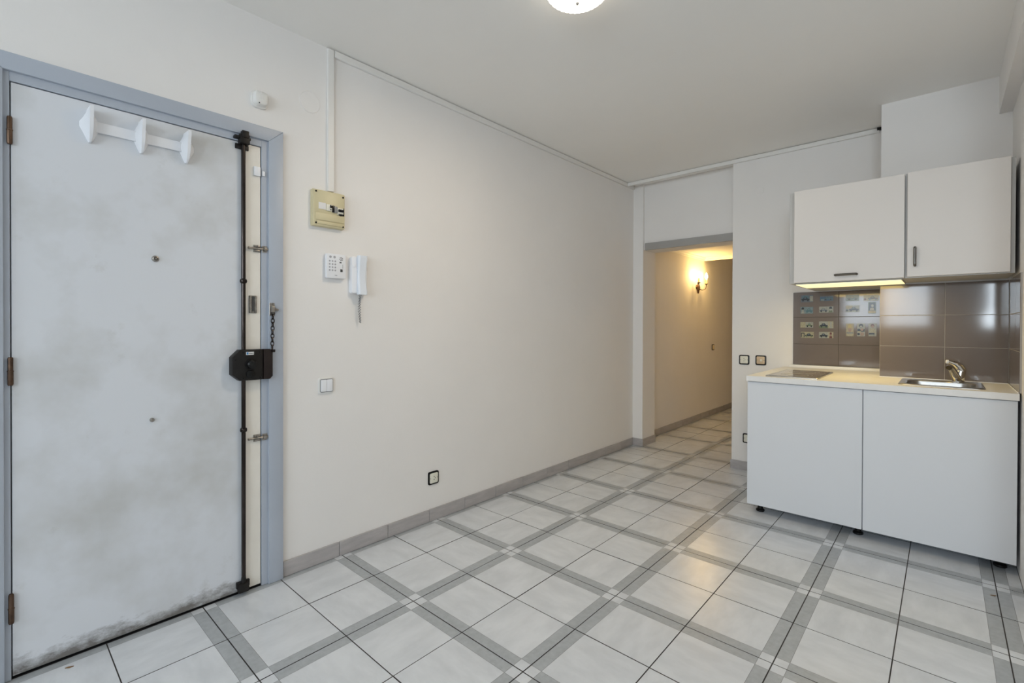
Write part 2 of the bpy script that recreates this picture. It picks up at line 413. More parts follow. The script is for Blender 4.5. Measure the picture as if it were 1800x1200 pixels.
bh = thing('baseboard_hall', (W, 6, 0), 'grey ceramic baseboard tiles along the hallway wall', 'baseboard', kind='structure')
base_pieces(bh, 'y', W, 1, 4.69, 7.9, [4.75 + 0.2925 * k for k in range(12)])
bb = thing('baseboard_back', (-1.1, YB, 0), 'grey ceramic baseboard tile at the wall corner left of the kitchen units', 'baseboard', kind='structure')
base_pieces(bb, 'x', YB, -1, -1.347, -0.66, [-1.06])
base_pieces(bb, 'y', -1.338, -1, 4.262, 4.68, [])

# ------------------------------------------------------------------ entrance door
FX = W + 0.022
door = thing('door_1', (W, 0.46, 0), 'white painted security door in a blue-grey frame, dirty along the bottom', 'door', kind='structure')
bm = NB()
AO0, AO1, AI0, AI1, AZ0, AZ1 = -0.021, 0.949, 0.043, 0.884, 2.052, 2.112
prism(bm, [(AI0, 0.001), (AI0, AZ0), (AO0, AZ1), (AO0, 0.001)], 'x', W + 0.0005, FX, bev=0.003)
prism(bm, [(AI1, 0.001), (AO1, 0.001), (AO1, AZ1), (AI1, AZ0)], 'x', W + 0.0005, FX, bev=0.003)
prism(bm, [(AI0, AZ0), (AI1, AZ0), (AO1, AZ1), (AO0, AZ1)], 'x', W + 0.0005, FX, bev=0.003)
obj('architrave', bm, m_frame, door)
bm = NB(); JX0, JX1 = W - 0.11, W + 0.009
LY0, LY1, LZ0, LZ1 = 0.0615, 0.853, 0.012, 2.018
box(bm, JX0, JX1, DY0, LY0 - 0.003, 0.001, DZ, 0.0015, seg=1); box(bm, JX0, JX1, LY1 + 0.003, DY1, 0.001, DZ, 0.0015, seg=1)
box(bm, JX0, JX1, LY0 - 0.003, LY1 + 0.003, LZ1 + 0.003, DZ, 0.0015, seg=1)
box(bm, W - 0.11, W - 0.047, LY0 - 0.003, LY0 + 0.02, 0.001, LZ1 + 0.003); box(bm, W - 0.11, W - 0.047, LY1 - 0.02, LY1 + 0.003, 0.001, LZ1 + 0.003); box(bm, W - 0.11, W - 0.047, LY0 + 0.02, LY1 - 0.02, LZ1 - 0.02, LZ1 + 0.003)
obj('door_jamb', bm, m_frame, door)
bm = NB(); box(bm, W - 0.119, W - 0.1105, DY0, DY1, 0.0, DZ); obj('leak_backing', bm, m_dgrey, door, smooth=False)  # unseen backing added behind the leaf to block light leaking at the gaps
bxo('threshold_shade', W - 0.045, W - 0.004, LY0 - 0.003, LY1 + 0.003, 0.0005, 0.009, m_black, door)  # black strip painted in for the shade in the gap under the leaf
bm = NB(); box(bm, W - 0.045, W + 0.006, LY0, 0.7765, LZ0, LZ1, 0.0015, seg=1)
leaf = obj('door_leaf', bm, m_door, door, origin=(W, 0.45, 0))
bm = NB(); box(bm, W - 0.045, W + 0.004, 0.7772, LY1, LZ0, LZ1, 0.0015, seg=1)
tag(obj('lock_stile', bm, m_stile, door, origin=(W, 0.81, 0)), 'cream strip on the lock side of the door')
bm = NB(); DF = W + 0.006
lathe(bm, [(0.0, 0.009), (0.004, 0.009), (0.0045, 0.006), (0.0065, 0.009), (0.011, 0.007), (0.0125, 0.0)], (DF, 0.458, 1.466), (1, 0, 0), 20)
obj('peephole', bm, m_metal, door)
bm = NB(); lathe(bm, [(0, 0.012), (0.005, 0.011), (0.008, 0.006), (0.008, 0.0)], (DF, 0.446, 0.826), (1, 0, 0), 16)
obj('door_stud', bm, m_metal, door)
for z0, z1 in ((1.806, 1.901), (0.997, 1.094), (0.194, 0.297)):
    bm = NB(); x = W + 0.014; y = 0.0585; zm = (z0 + z1) / 2
    lathe(bm, [(0, 0), (0.006, 0.001), (0.0075, 0.006), (0.0075, zm - z0 - 0.002), (0.0085, zm - z0 - 0.001), (0.0085, zm - z0 + 0.002), (0.007, zm - z0 + 0.003), (0.007, z1 - z0 - 0.006), (0.0055, z1 - z0 - 0.001), (0, z1 - z0)], (x, y, z0), (0, 0, 1), 14)
    h = obj('hinge', bm, m_brass, door)
# espagnolette rods with end keepers
RX = W + 0.020; RY = 0.776
for nm, za, zb, ball in (('upper_rod', 1.09, 2.03, 1.399), ('lower_rod', 0.035, 0.965, 0.735)):
    bm = NB(); cyl(bm, (RX, RY, za), (RX, RY, zb), 0.0088, n=14)
    rod = obj(nm, bm, m_rod, door)
    bm = NB(); lathe(bm, [(0.0088, -0.011), (0.0135, -0.007), (0.015, 0), (0.0135, 0.007), (0.0088, 0.011)], (RX, RY, ball), (0, 0, 1), 18)
    obj('collar', bm, m_rod, rod)
bm = NB()
box(bm, W + 0.0065, W + 0.042, 0.757, 0.797, 2.005, 2.047, 0.004); box(bm, FX - 0.012, W + 0.034, 0.737, 0.803, 2.026, 2.038, 0.002)
box(bm, W + 0.0065, W + 0.016, 0.745, 0.800, 1.985, 2.007, 0.002); box(bm, W + 0.010, W + 0.046, 0.764, 0.792, 2.030, 2.062, 0.003)
obj('rod_keeper', bm, m_lock, door)
bm = NB()
box(bm, W + 0.0065, W + 0.036, 0.752, 0.795, 0.0135, 0.052, 0.004); box(bm, W + 0.0065, W + 0.020, 0.748, 0.802, 0.030, 0.058, 0.002)
cyl(bm, (RX, RY, 0.05), (RX, RY, 0.078), 0.011, 0.009, 14)
obj('rod_keeper', bm, m_lock, door)
# big rim lock
LX = W + 0.048
bm = NB(); prism(bm, [(0.722, 0.985), (0.754, 0.957), (0.849, 0.957), (0.849, 1.094), (0.754, 1.094), (0.722, 1.062)], 'x', W + 0.0065, LX, bev=0.006)
lock = obj('lock_case', bm, m_lock, door)
bm = NB(); prism(bm, [(0.851, 0.957), (0.881, 0.957), (0.893, 0.970), (0.893, 1.080), (0.881, 1.094), (0.851, 1.094)], 'x', FX + 0.0005, LX - 0.001, bev=0.006)
obj('lock_keeper', bm, m_keep, door)
bm = NB(); lathe(bm, [(0.0, 0.022), (0.012, 0.022), (0.019, 0.017), (0.021, 0.004), (0.023, 0.0035), (0.0245, 0.0)], (LX, 0.797, 1.029), (1, 0, 0), 28)
obj('lock_knob', bm, m_black, lock)
bm = NB(); lathe(bm, [(0.0, 0.008), (0.012, 0.008), (0.018, 0.005), (0.0195, 0.0)], (LX, 0.796, 0.984), (1, 0, 0), 24); box(bm, LX + 0.0082, LX + 0.010, 0.7945, 0.7975, 0.977, 0.991, 0)
obj('key_cylinder', bm, m_black, lock)
bm = NB(); box(bm, LX, LX + 0.0012, 0.777, 0.809, 1.071, 1.084, mi=0); box(bm, LX + 0.0012, LX + 0.0018, 0.779, 0.786, 1.073, 1.082, mi=1)
for k in range(4): box(bm, LX + 0.0012, LX + 0.0016, 0.788 + k * 0.005, 0.7918 + k * 0.005, 1.0755, 1.0795, mi=2)
obj('maker_label', bm, [m_paper, m_blue, m_dgrey], lock, smooth=False)
for y, z in ((0.766, 1.083), (0.835, 1.083), (0.766, 0.967), (0.838, 0.967), (0.735, 1.05)):
    bm = NB(); lathe(bm, [(0, 0.002), (0.003, 0.0018), (0.0042, 0.0)], (LX, y, z), (1, 0, 0), 10); obj('screw', bm, m_black, lock)
# barrel bolts
for z in (1.552, 0.687):
    bm = NB(); X0 = W + 0.0045
    box(bm, X0, X0 + 0.002, 0.822, 0.851, z - 0.016, z + 0.016, 0.0006, seg=1)
    for dz in (-0.010, 0.010): box(bm, X0 + 0.002, X0 + 0.010, 0.824, 0.849, z + dz - 0.004, z + dz + 0.004, 0.002)
    cyl(bm, (X0 + 0.009, 0.800, z), (X0 + 0.009, 0.882, z), 0.0045, n=12)
    lathe(bm, [(0, 0), (0.005, 0.001), (0.006, 0.006), (0.004, 0.012), (0, 0.013)], (X0 + 0.009, 0.796, z), (0, 1, 0), 12)
    cyl(bm, (X0 + 0.009, 0.834, z), (X0 + 0.020, 0.834, z + 0.012), 0.0035, n=10)
    obj('barrel_bolt', bm, m_metal, door)
    bm = NB(); box(bm, W + 0.0092, W + 0.011, 0.858, 0.880, z - 0.015, z + 0.015, 0.0005, seg=1); box(bm, W + 0.011, W + 0.022, 0.862, 0.876, z - 0.008, z + 0.008, 0.003)
    obj('bolt_keeper', bm, m_metal, door)
# slotted chain plate on the leaf, chain holder and chain on the frame
bm = NB(); X0 = W + 0.0045; sy0, sy1, sz0, sz1 = 0.803, 0.836, 1.257, 1.337
box(bm, X0, X0 + 0.003, sy0, sy1, sz0, sz1, 0.001, mi=0, seg=1)
box(bm, X0 + 0.003, X0 + 0.009, sy0 + 0.001, sy0 + 0.010, sz0 + 0.002, sz1 - 0.002, 0.002, mi=0); box(bm, X0 + 0.003, X0 + 0.009, sy1 - 0.010, sy1 - 0.001, sz0 + 0.002, sz1 - 0.002, 0.002, mi=0)
box(bm, X0 + 0.003, X0 + 0.0036, sy0 + 0.011, sy1 - 0.011, sz0 + 0.008, sz1 - 0.004, mi=1)
lathe(bm, [(0.0, 0.0012), (0.0075, 0.0010), (0.0075, 0.0)], (X0 + 0.003, (sy0 + sy1) / 2, sz1 - 0.010), (1, 0, 0), 14, mi=1)
obj('chain_slot_plate', bm, [m_metal, m_dgrey], door)
bm = NB(); X0 = FX + 0.0005
box(bm, X0, X0 + 0.003, 0.884, 0.908, 1.247, 1.306, 0.001, seg=1); box(bm, X0 + 0.003, X0 + 0.020, 0.888, 0.905, 1.262, 1.291, 0.004)
cyl(bm, (X0 + 0.010, 0.905, 1.276), (X0 + 0.010, 0.921, 1.273), 0.008, 0.005, 14)
for z in (1.252, 1.301): lathe(bm, [(0, 0.0045), (0.003, 0.004), (0.004, 0.003)], (X0, 0.896, z), (1, 0, 0), 10)
obj('chain_holder', bm, m_metal, door)
bm = NB(); z = 1.258; k = 0; cx, cy = FX + 0.012, 0.8965
while z > 1.095:
    pts = []
    for a in range(14):
        t = 2 * math.pi * a / 14; l = 0.0115 * math.cos(t); s = 0.0068 * math.sin(t)
        pts.append((cx + (s if k % 2 else 0), cy + (0 if k % 2 else s) - (1.258 - z) * 0.02, z + l))
    tube(bm, pts, 0.0023, 6, closed=True); z -= 0.0175; k += 1
box(bm, cx - 0.004, cx + 0.02, cy - 0.010, cy + 0.004, 1.078, 1.092, 0.003)
obj('door_chain', bm, m_rod, door)

# ------------------------------------------------------------------ things on the door and left wall
DX = W + 0.0065
rack = thing('coat_rack', (DX, 0.41, 1.93), 'white plastic coat rack with three hooks on the entrance door', 'coat rack')
bm = NB(); box(bm, DX, DX + 0.010, 0.262, 0.565, 1.912, 1.952, 0.004)
obj('rail', bm, m_white, rack)
for y in (0.262, 0.413, 0.562):
    bm = NB()
    # hook: a tall fin bulging out from a base, pointed at both ends
    zc = 1.932
    prof = [(-0.062, 0.003, 0.004, 0.016), (-0.050, 0.005, 0.010, 0.030), (-0.026, 0.0062, 0.020, 0.043), (-0.008, 0.0068, 0.029, 0.048), (0.010, 0.0068, 0.029, 0.050), (0.026, 0.0066, 0.020, 0.054), (0.046, 0.0064, 0.011, 0.060), (0.060, 0.0060, 0.008, 0.060)]
    rings = [[(DX, y - wb, zc + dz), (DX + 0.010, y - wb * 0.62 - 0.002, zc + dz), (DX + d * 0.6, y - hw, zc + dz), (DX + d, y - hw * 0.8, zc + dz), (DX + d, y + hw * 0.8, zc + dz), (DX + d * 0.6, y + hw, zc + dz), (DX + 0.010, y + wb * 0.62 + 0.002, zc + dz), (DX, y + wb, zc + dz)] for dz, hw, wb, d in prof]
    loft(bm, rings, cap0=True, cap1=True)
    obj('hook', bm, m_white, rack)
sen = thing('door_sensor', (W + 0.005, 0.84, 1.89), 'white magnetic alarm sensor at the upper right of the door', 'sensor')
bxo('sensor_body', W + 0.0045, W + 0.018, 0.822, 0.850, 1.882, 1.924, m_white, sen, 0.003)
bxo('magnet', W + 0.0095, W + 0.020, 0.857, 0.868, 1.886, 1.908, m_white, sen, 0.002)

# alarm sounder with vertical ribs
al = thing('wall_sounder', (W, 0.848, 2.23), 'small ribbed white sounder on the wall above the door corner', 'sounder')
bm = NB(); prism(bm, rrect(0.812, 0.884, 2.195, 2.272, 0.022), 'x', W, W + 0.014, bev=0.003); obj('base', bm, m_duct, al)
bm = NB(); rings = []
for d, s in ((0.0, 1.0), (0.014, 0.97), (0.022, 0.82), (0.026, 0.5)):
    rings.append([(W + 0.014 + d, 0.848 + (y - 0.848) * s, 2.233 + (z - 2.233) * s) for y, z in rrect(0.817, 0.879, 2.200, 2.267, 0.020)])
loft(bm, rings, cap1=True); cov = obj('cover', bm, m_duct, al)
for k in range(8):
    y = 0.826 + k * 0.0065; d = 0.040 - ((y - 0.848) / 0.03) ** 2 * 0.007
    bxo('rib', W + 0.026, W + d + 0.0015, y - 0.0014, y + 0.0014, 2.226, 2.260, m_duct, al, 0.0005, 1)
bxo('slot', W + 0.030, W + 0.0385, 0.835, 0.839, 2.206, 2.211, m_black, al)

def blank_disc(label, c, axis, r):
    bm = NB(); lathe(bm, [(0, 0.002), (r * 0.94, 0.002), (r * 0.97, 0.0005), (r, 0.0018), (r * 1.01, 0.0)], c, axis, 40)
    return tag(obj('blanking_disc', bm, m_wall, None, origin=c), label, 'cover plate', 'painted round cover plates')
blank_disc('round painted-over cover plate between the sounder and the white duct', (W, 1.085, 2.307), (1, 0, 0), 0.052)
blank_disc('small round painted-over cover plate high on the wall left of the wall cabinet', (-1.131, YB, 2.316), (0, -1, 0), 0.033)

# cable ducts
bm = NB(); box(bm, W, W + 0.016, 1.172, 1.206, 1.885, 2.607, 0.002); box(bm, W + 0.016, W + 0.0172, 1.1745, 1.2035, 1.886, 2.606, 0.0008, seg=1)
tag(obj('cable_duct', bm, m_duct, origin=(W, 1.189, 1.885)), 'white vertical cable duct rising from the beige fuse box', 'cable duct')
bm = NB(); box(bm, W, W + 0.016, 1.209, 4.405, 2.576, 2.610, 0.002); box(bm, W + 0.016, W + 0.0172, 1.210, 4.404, 2.579, 2.607, 0.0008, seg=1)
tag(obj('cable_duct', bm, m_duct, origin=(W, 1.21, 2.576)), 'long white cable duct along the top of the left wall', 'cable duct')
bm = NB(); box(bm, W + 0.018, -0.350, YB - 0.016, YB - 0.0005, 2.578, 2.611, 0.002); box(bm, W + 0.02, -0.352, YB - 0.0172, YB - 0.016, 2.581, 2.608, 0.0008, seg=1)
dk = tag(obj('cable_duct', bm, m_duct, origin=(-1.3, YB, 2.578)), 'white cable duct crossing above the hallway opening to the chimney breast', 'cable duct')
tag(bxo('duct_end_hole', -0.362, -0.336, YB - 0.021, YB - 0.001, 2.594, 2.613, m_black, dk), 'dark open end of the duct')

# fuse box
fb = thing('fuse_box', (W, 1.18, 1.69), 'beige fuse box with breakers under the vertical cable duct', 'fuse box')
FBX = W + 0.030
bm = NB(); rings = []
for d, s in ((0.0, 0.0), (0.020, 0.0), (0.027, 0.002), (0.030, 0.006)):
    rings.append([(W + d, y, z) for y, z in rrect(1.088 + s, 1.258 - s, 1.698 + s, 1.880 - s, 0.006, 3)])
loft(bm, rings, cap0=True, cap1=True); obj('cover', bm, m_beige, fb)
bxo('lower_flap', FBX, FBX + 0.003, 1.098, 1.252, 1.728, 1.763, m_beige, fb, 0.001)
bxo('bottom_rail', FBX, FBX + 0.0035, 1.106, 1.242, 1.708, 1.722, m_beige, fb, 0.001)
for y, z in ((1.103, 1.868), (1.246, 1.862), (1.103, 1.712), (1.246, 1.710)):
    bm = NB(); lathe(bm, [(0, 0.002), (0.0045, 0.002), (0.005, 0.0)], (FBX, y, z), (1, 0, 0), 12); obj('screw', bm, m_black, fb)
bxo('circuit_label', FBX, FBX + 0.0015, 1.116, 1.153, 1.783, 1.816, m_paper, fb)
bm = NB(); box(bm, FBX, FBX + 0.006, 1.155, 1.184, 1.779, 1.812, 0.001, mi=0); box(bm, FBX + 0.006, FBX + 0.014, 1.172, 1.180, 1.796, 1.806, 0.001, mi=1)
for z in (1.787, 1.809): box(bm, FBX + 0.006, FBX + 0.0068, 1.173, 1.180, z - 0.0025, z + 0.0015, mi=1)
obj('residual_breaker', bm, [m_ivory, m_black], fb)
bm = NB(); box(bm, FBX, FBX + 0.008, 1.186, 1.196, 1.776, 1.810, 0.001, mi=0); box(bm, FBX, FBX + 0.007, 1.196, 1.212, 1.775, 1.808, 0.001, mi=1)
obj('main_switch', bm, [m_black, m_mgrey], fb)
bm = NB(); box(bm, FBX, FBX + 0.006, 1.214, 1.246, 1.768, 1.803, 0.001, mi=0)
for k in range(3): box(bm, FBX + 0.006, FBX + 0.014, 1.217 + k * 0.009, 1.2235 + k * 0.009, 1.783, 1.796, 0.001, mi=1)
box(bm, FBX, FBX + 0.0075, 1.246, 1.249, 1.766, 1.805, mi=1); prism(bm, [(1.218, 1.770), (1.231, 1.764), (1.249, 1.769), (1.249, 1.773), (1.218, 1.773)], 'x', FBX, FBX + 0.0075, mi=1)
obj('circuit_breaker', bm, [m_ivory, m_black], fb)

# alarm keypad
kp = thing('alarm_keypad', (W, 1.21, 1.44), 'white alarm keypad with grey round buttons left of the entry phone', 'keypad')
KX = W + 0.026
bm = NB(); prism(bm, rrect(1.160, 1.264, 1.444, 1.568, 0.006, 3), 'x', W + 0.008, KX, bev=0.002); obj('body', bm, m_white, kp)
bxo('wall_bracket', W, W + 0.008, 1.170, 1.254, 1.454, 1.558, m_cool, kp)
for r in range(4):
    for c in range(3):
        bm = NB(); lathe(bm, [(0, 0.0016), (0.0042, 0.0012), (0.0046, 0)], (KX, 1.176 + c * 0.015, 1.530 - r * 0.0155), (1, 0, 0), 12); obj('key', bm, m_lgrey, kp)
for c in range(2):
    bm = NB(); lathe(bm, [(0, 0.0016), (0.006, 0.0012), (0.0065, 0)], (KX, 1.180 + c * 0.022, 1.551), (1, 0, 0), 14); obj('function_key', bm, m_lgrey, kp)
bm = NB()
for k in range(6):
    a = k * math.pi / 3 + 0.3; prism(bm, [(1.238 + 0.004 * math.cos(a), 1.545 + 0.004 * math.sin(a)), (1.238 + 0.010 * math.cos(a - 0.35), 1.545 + 0.010 * math.sin(a - 0.35)), (1.238 + 0.010 * math.cos(a + 0.35), 1.545 + 0.010 * math.sin(a + 0.35))], 'x', KX, KX + 0.0006)
lathe(bm, [(0, 0.0006), (0.0025, 0.0006), (0.0025, 0)], (KX, 1.238, 1.545), (1, 0, 0), 10)
box(bm, KX, KX + 0.0006, 1.229, 1.240, 1.523, 1.529)
obj('emblem', bm, m_dgrey, kp, smooth=False)
bxo('status_window', KX, KX + 0.0008, 1.2455, 1.2475, 1.496, 1.517, m_lgrey, kp)
bxo('reader_button', KX, KX + 0.0012, 1.233, 1.246, 1.478, 1.492, m_dgrey, kp, 0.0005, 1)
bxo('maker_mark', KX, KX + 0.0005, 1.203, 1.216, 1.457, 1.4605, m_lgrey, kp)

# entry phone
ep = thing('entry_phone', (W, 1.35, 1.37), 'white entry phone handset with a hanging coiled cord', 'entry phone')
bm = NB(); prism(bm, rrect(1.296, 1.386, 1.372, 1.566, 0.010, 4), 'x', W, W + 0.030, bev=0.005); obj('base', bm, m_white, ep)
bm = NB(); rings = []
for k in range(13):
    t = k / 12; z = 1.366 + t * 0.206; w = 0.024 + 0.004 * abs(2 * t - 1) ** 2; d = 0.060 - 0.016 * math.sin(math.pi * t) ** 0.8
    yc = 1.350
    s0 = 0.9 if k in (0, 12) else 1.0
    rings.append([(W + 0.031, yc - w * s0, z), (W + d * s0 - 0.006, yc - w * s0, z), (W + d * s0, yc - w * s0 * 0.7, z), (W + d * s0, yc + w * s0 * 0.7, z), (W + d * s0 - 0.006, yc + w * s0, z), (W + 0.031, yc + w * s0, z)])
loft(bm, rings, cap0=True, cap1=True); obj('handset', bm, m_cool, ep)
bxo('door_release_button', W + 0.030, W + 0.033, 1.302, 1.316, 1.508, 1.524, m_white, ep, 0.001)
bxo('side_clip', W + 0.010, W + 0.024, 1.386, 1.388, 1.496, 1.515, m_mgrey, ep)
bm = NB(); pts = []
for k in range(150):
    t = k / 149; a = t * 2 * math.pi * 22
    L = 0.15; drop = 1.366 - L * min(1, t * 2) if t < 0.5 else 1.366 - L * (2 - 2 * t)
    yb = 1.352 - 0.010 * math.sin(math.pi * min(1, 2 * t)) if t < 0.5 else 1.346 - 0.010 * (2 * t - 1) * 0.3
    pts.append((W + 0.020 + 0.0042 * math.cos(a), yb + (0 if t < 0.5 else 0.004) + 0.0042 * math.sin(a), drop))
tube(bm, pts, 0.0019, 5); obj('coiled_cord', bm, m_mgrey, ep)

# wall devices
def plate_socket(name, label, cat, c, axis, kind, mface, mrim=m_black, size=0.080, group=None):
    """square plate centred at c on a wall; axis 'x' (facing +x) or 'y' (facing -y)"""
    h = size / 2; x, y, z = c
    s = 1 if axis == 'x' else -1
    t = thing(name, c, label, cat, group)
    d = x if axis == 'x' else y
    a = y if axis == 'x' else x
    def pr(a0, a1, b0, b1, r, d0, d1, bev=0.0):
        bm = NB(); prism(bm, rrect(a0, a1, b0, b1, r, 4), axis, d + s * d0, d + s * d1, bev=bev); return bm
    obj('rim', pr(a - h, a + h, z - h, z + h, 0.011, 0, 0.008, 0.002), mrim, t)
    k = h - 0.0095 if mrim is m_black else h - 0.006
    obj('face_plate', pr(a - k, a + k, z - k, z + k, 0.007, 0.008, 0.0105, 0.0008), m_mgrey if kind == 'double' else mface, t)  # on the double switch, grey paints the shadow gap round the rockers
    def pt(da, dz, dd): return (d + s * dd, a + da, z + dz) if axis == 'x' else (a + da, d + s * dd, z + dz)
    ax = (1, 0, 0) if axis == 'x' else (0, -1, 0)
    if kind == 'outlet':
        bm = NB(); lathe(bm, [(0.0, 0.0004), (0.0185, 0.0004), (0.0195, 0.0012), (0.0205, 0.0)], pt(0, 0, 0.0105), ax, 28); obj('socket_well', bm, mface, t)
        for da, dz in ((-0.0, 0.0095), (0.0, -0.0095), (0.009, 0.0)):
            bm = NB(); lathe(bm, [(0, 0.0010), (0.0028, 0.0010), (0.0028, 0.0)], pt(da, dz, 0.0106), ax, 10); obj('pin_hole', bm, m_black, t)
        for da in (-0.027, 0.027):
            bm = NB(); lathe(bm, [(0, 0.001), (0.0022, 0.0008), (0.0024, 0.0)], pt(da, 0, 0.0105), ax, 10); obj('screw', bm, m_dgrey, t)
    elif kind == 'toggle':
        bm = NB()
        prism(bm, rrect(a - 0.015, a + 0.015, z - 0.013, z + 0.013, 0.003, 3), axis, d + s * 0.0105, d + s * 0.013, bev=0.0008); obj('rocker_surround', bm, mface, t)
        bm = NB(); prism(bm, rrect(a - 0.002, a + 0.012, z - 0.009, z + 0.009, 0.002, 3), axis, d + s * 0.013, d + s * 0.018, bev=0.001); obj('rocker', bm, m_ivory, t)
        for da in (-0.026, 0.026):
            bm = NB(); lathe(bm, [(0, 0.001), (0.0022, 0.0008), (0.0024, 0.0)], pt(da, 0, 0.0105), ax, 10); obj('screw', bm, m_dgrey, t)
    elif kind == 'double':
        for q in (-1, 1):
            bm = NB(); a0 = a + (0.0006 if q > 0 else -0.0305); prism(bm, rrect(a0, a0 + 0.030, z - 0.030, z + 0.030, 0.004, 3), axis, d + s * 0.0105, d + s * 0.0145, bev=0.0015); obj('rocker', bm, mface, t)
    elif kind == 'single':
        bm = NB(); prism(bm, rrect(a - 0.020, a + 0.020, z - 0.028, z + 0.028, 0.004, 3), axis, d + s * 0.0105, d + s * 0.0145, bev=0.0015); obj('rocker', bm, mface, t)
    return t
plate_socket('light_switch', 'white double rocker light switch right of the entrance door', 'light switch', (W, 1.168, 0.897), 'x', 'double', m_white, m_duct, 0.080)
plate_socket('power_outlet', 'ivory wall outlet with black rim low on the long left wall', 'wall outlet', (W, 1.859, 0.264), 'x', 'outlet', m_ivory)
plate_socket('power_outlet', 'ivory wall outlet with black rim beside the hallway opening, left of the tan one', 'wall outlet', (-1.240, YB, 0.924), 'y', 'outlet', m_ivory)
plate_socket('light_switch', 'tan wall switch with black rim just left of the taupe tiles', 'light switch', (-1.113, YB, 0.926), 'y', 'toggle', m_tan)
plate_socket('power_outlet', 'ivory wall outlet near the floor half hidden by the left base cabinet', 'wall outlet', (-1.208, YB, 0.270), 'y', 'outlet', m_ivory)
plate_socket('light_switch', 'small dark rimmed light switch on the hallway wall below the sconce', 'light switch', (W, 6.66, 0.917), 'x', 'single', m_candle)

# ------------------------------------------------------------------ hallway sconce
sc = thing('wall_sconce', (W, 6.08, 1.68), 'bronze candle wall sconce glowing on the hallway wall', 'wall lamp')
bm = NB(); lathe(bm, [(0, 0.022), (0.018, 0.020), (0.026, 0.012), (0.030, 0.0)], (W, 6.08, 1.700), (1, 0, 0), 20)
lathe(bm, [(0, -0.085), (0.010, -0.075), (0.016, -0.04), (0.022, -0.01), (0.018, 0.02), (0.008, 0.035), (0.011, 0.05), (0, 0.06)], (W + 0.020, 6.08, 1.70), (0, 0, 1), 14)
obj('back_plate', bm, m_iron, sc)
for q in (-1, 1):
    yb = 6.08 + q * 0.125; xb = W + 0.075
    bm = NB(); pts = []
    for k in range(15):
        t = k / 14; a = math.pi * t
        pts.append((W + 0.025 + 0.05 * min(1, t * 1.4), 6.08 + q * 0.125 * min(1, (1 - math.cos(a)) / 2), 1.690 - 0.038 * math.sin(a) + 0.045 * t * t))
    tube(bm, pts, 0.0045, 8); lathe(bm, [(0.0, 0.0), (0.012, 0.004), (0.020, 0.012), (0.021, 0.014), (0.0, 0.015)], (xb, yb, 1.732), (0, 0, 1), 16)
    arm = obj('arm', bm, m_iron, sc)
    bm = NB(); lathe(bm, [(0, 0), (0.011, 0), (0.011, 0.055), (0.006, 0.060), (0, 0.060)], (xb, yb, 1.746), (0, 0, 1), 16); obj('candle_sleeve', bm, m_candle, arm)
    bm = NB(); lathe(bm, [(0.006, 0), (0.014, 0.018), (0.017, 0.032), (0.013, 0.052), (0.006, 0.072), (0.0, 0.085)], (xb, yb, 1.804), (0, 0, 1), 16); obj('candle_bulb', bm, m_bulb, arm)
    l = bpy.data.lights.new('sconce_light', 'POINT'); l.energy = 3.4; l.color = (1.0, 0.60, 0.16); l.shadow_soft_size = 0.02
    lo = bpy.data.objects.new('sconce_light', l); COL.objects.link(lo); lo.location = (xb + 0.032, yb, 1.84)

# ------------------------------------------------------------------ ceiling lamp
LC = Vector((-1.13, 1.645, ZC))
cl = thing('ceiling_lamp', LC, 'round ribbed glass ceiling lamp, lit, at the top edge', 'ceiling lamp')
bm = NB(); lathe(bm, [(0, 0), (0.135, 0), (0.140, -0.006), (0.140, -0.016), (0.130, -0.018), (0, -0.018)], LC, (0, 0, 1), 48); obj('rim', bm, m_ivory, cl)
bm = NB(); R = 0.132
prof = [(R * math.cos(a), -0.018 - 0.062 * math.sin(a)) for a in [math.pi / 2 * k / 12 for k in range(12)]] + [(0.0, -0.080)]
lathe(bm, prof, LC, (0, 0, 1), 144, ripple=0.02, rn=36); obj('glass_dome', bm, m_dome, cl)
l = bpy.data.lights.new('ceiling_lamp_light', 'AREA'); l.shape = 'DISK'; l.size = 0.22; l.energy = 9.6; l.color = (1.0, 0.83, 0.62)
lo = bpy.data.objects.new('ceiling_lamp_light', l); COL.objects.link(lo); lo.location = LC + Vector((0, 0, -0.094))
bm = NB(); lathe(bm, [(0.006, 0.001), (0.007, -0.004), (0.004, -0.010), (0, -0.012)], LC + Vector((0, 0, -0.079)), (0, 0, 1), 12); obj('finial', bm, m_metal, cl)

# ------------------------------------------------------------------ kitchen tiles
WT = 0.008
ROWS = [0.885, 1.083, 1.274, 1.466]
def wall_tiles(parent, axis, face, sgn, cols, rows, gr=0.0012, mg=None):
    out = {}
    bm = NB(); lo, hi = sorted((face, face + sgn * (WT - 0.0012)))
    if axis == 'y': box(bm, cols[0], cols[-1], lo, hi, rows[0], rows[-1])
    else: box(bm, lo, hi, cols[0], cols[-1], rows[0], rows[-1])
    obj('grout_bed', bm, mg or m_wgrout, parent, smooth=False)
    for i in range(len(cols) - 1):
        for j in range(len(rows) - 1):
            bm = NB(); lo, hi = sorted((face + sgn * 0.001, face + sgn * (WT + random.uniform(-0.0003, 0.0003))))
            a0, a1, b0, b1 = cols[i] + gr, cols[i + 1] - gr, rows[j] + gr, rows[j + 1] - gr
            if axis == 'y': box(bm, a0, a1, lo, hi, b0, b1, 0.0008, seg=1); org = ((a0 + a1) / 2, face, (b0 + b1) / 2)
            else: box(bm, lo, hi, a0, a1, b0, b1, 0.0008, seg=1); org = (face, (a0 + a1) / 2, (b0 + b1) / 2)
            out[(i, j)] = obj('tile', bm, m_wtile, parent, origin=org)
    return out
wall_tiles(wall_col, 'y', YC, -1, [-0.305, 0.002, XR - WT - 0.001], ROWS)
wall_tiles(wall_right, 'x', XR, -1, [3.330, 3.530, YC - WT - 0.001], ROWS)
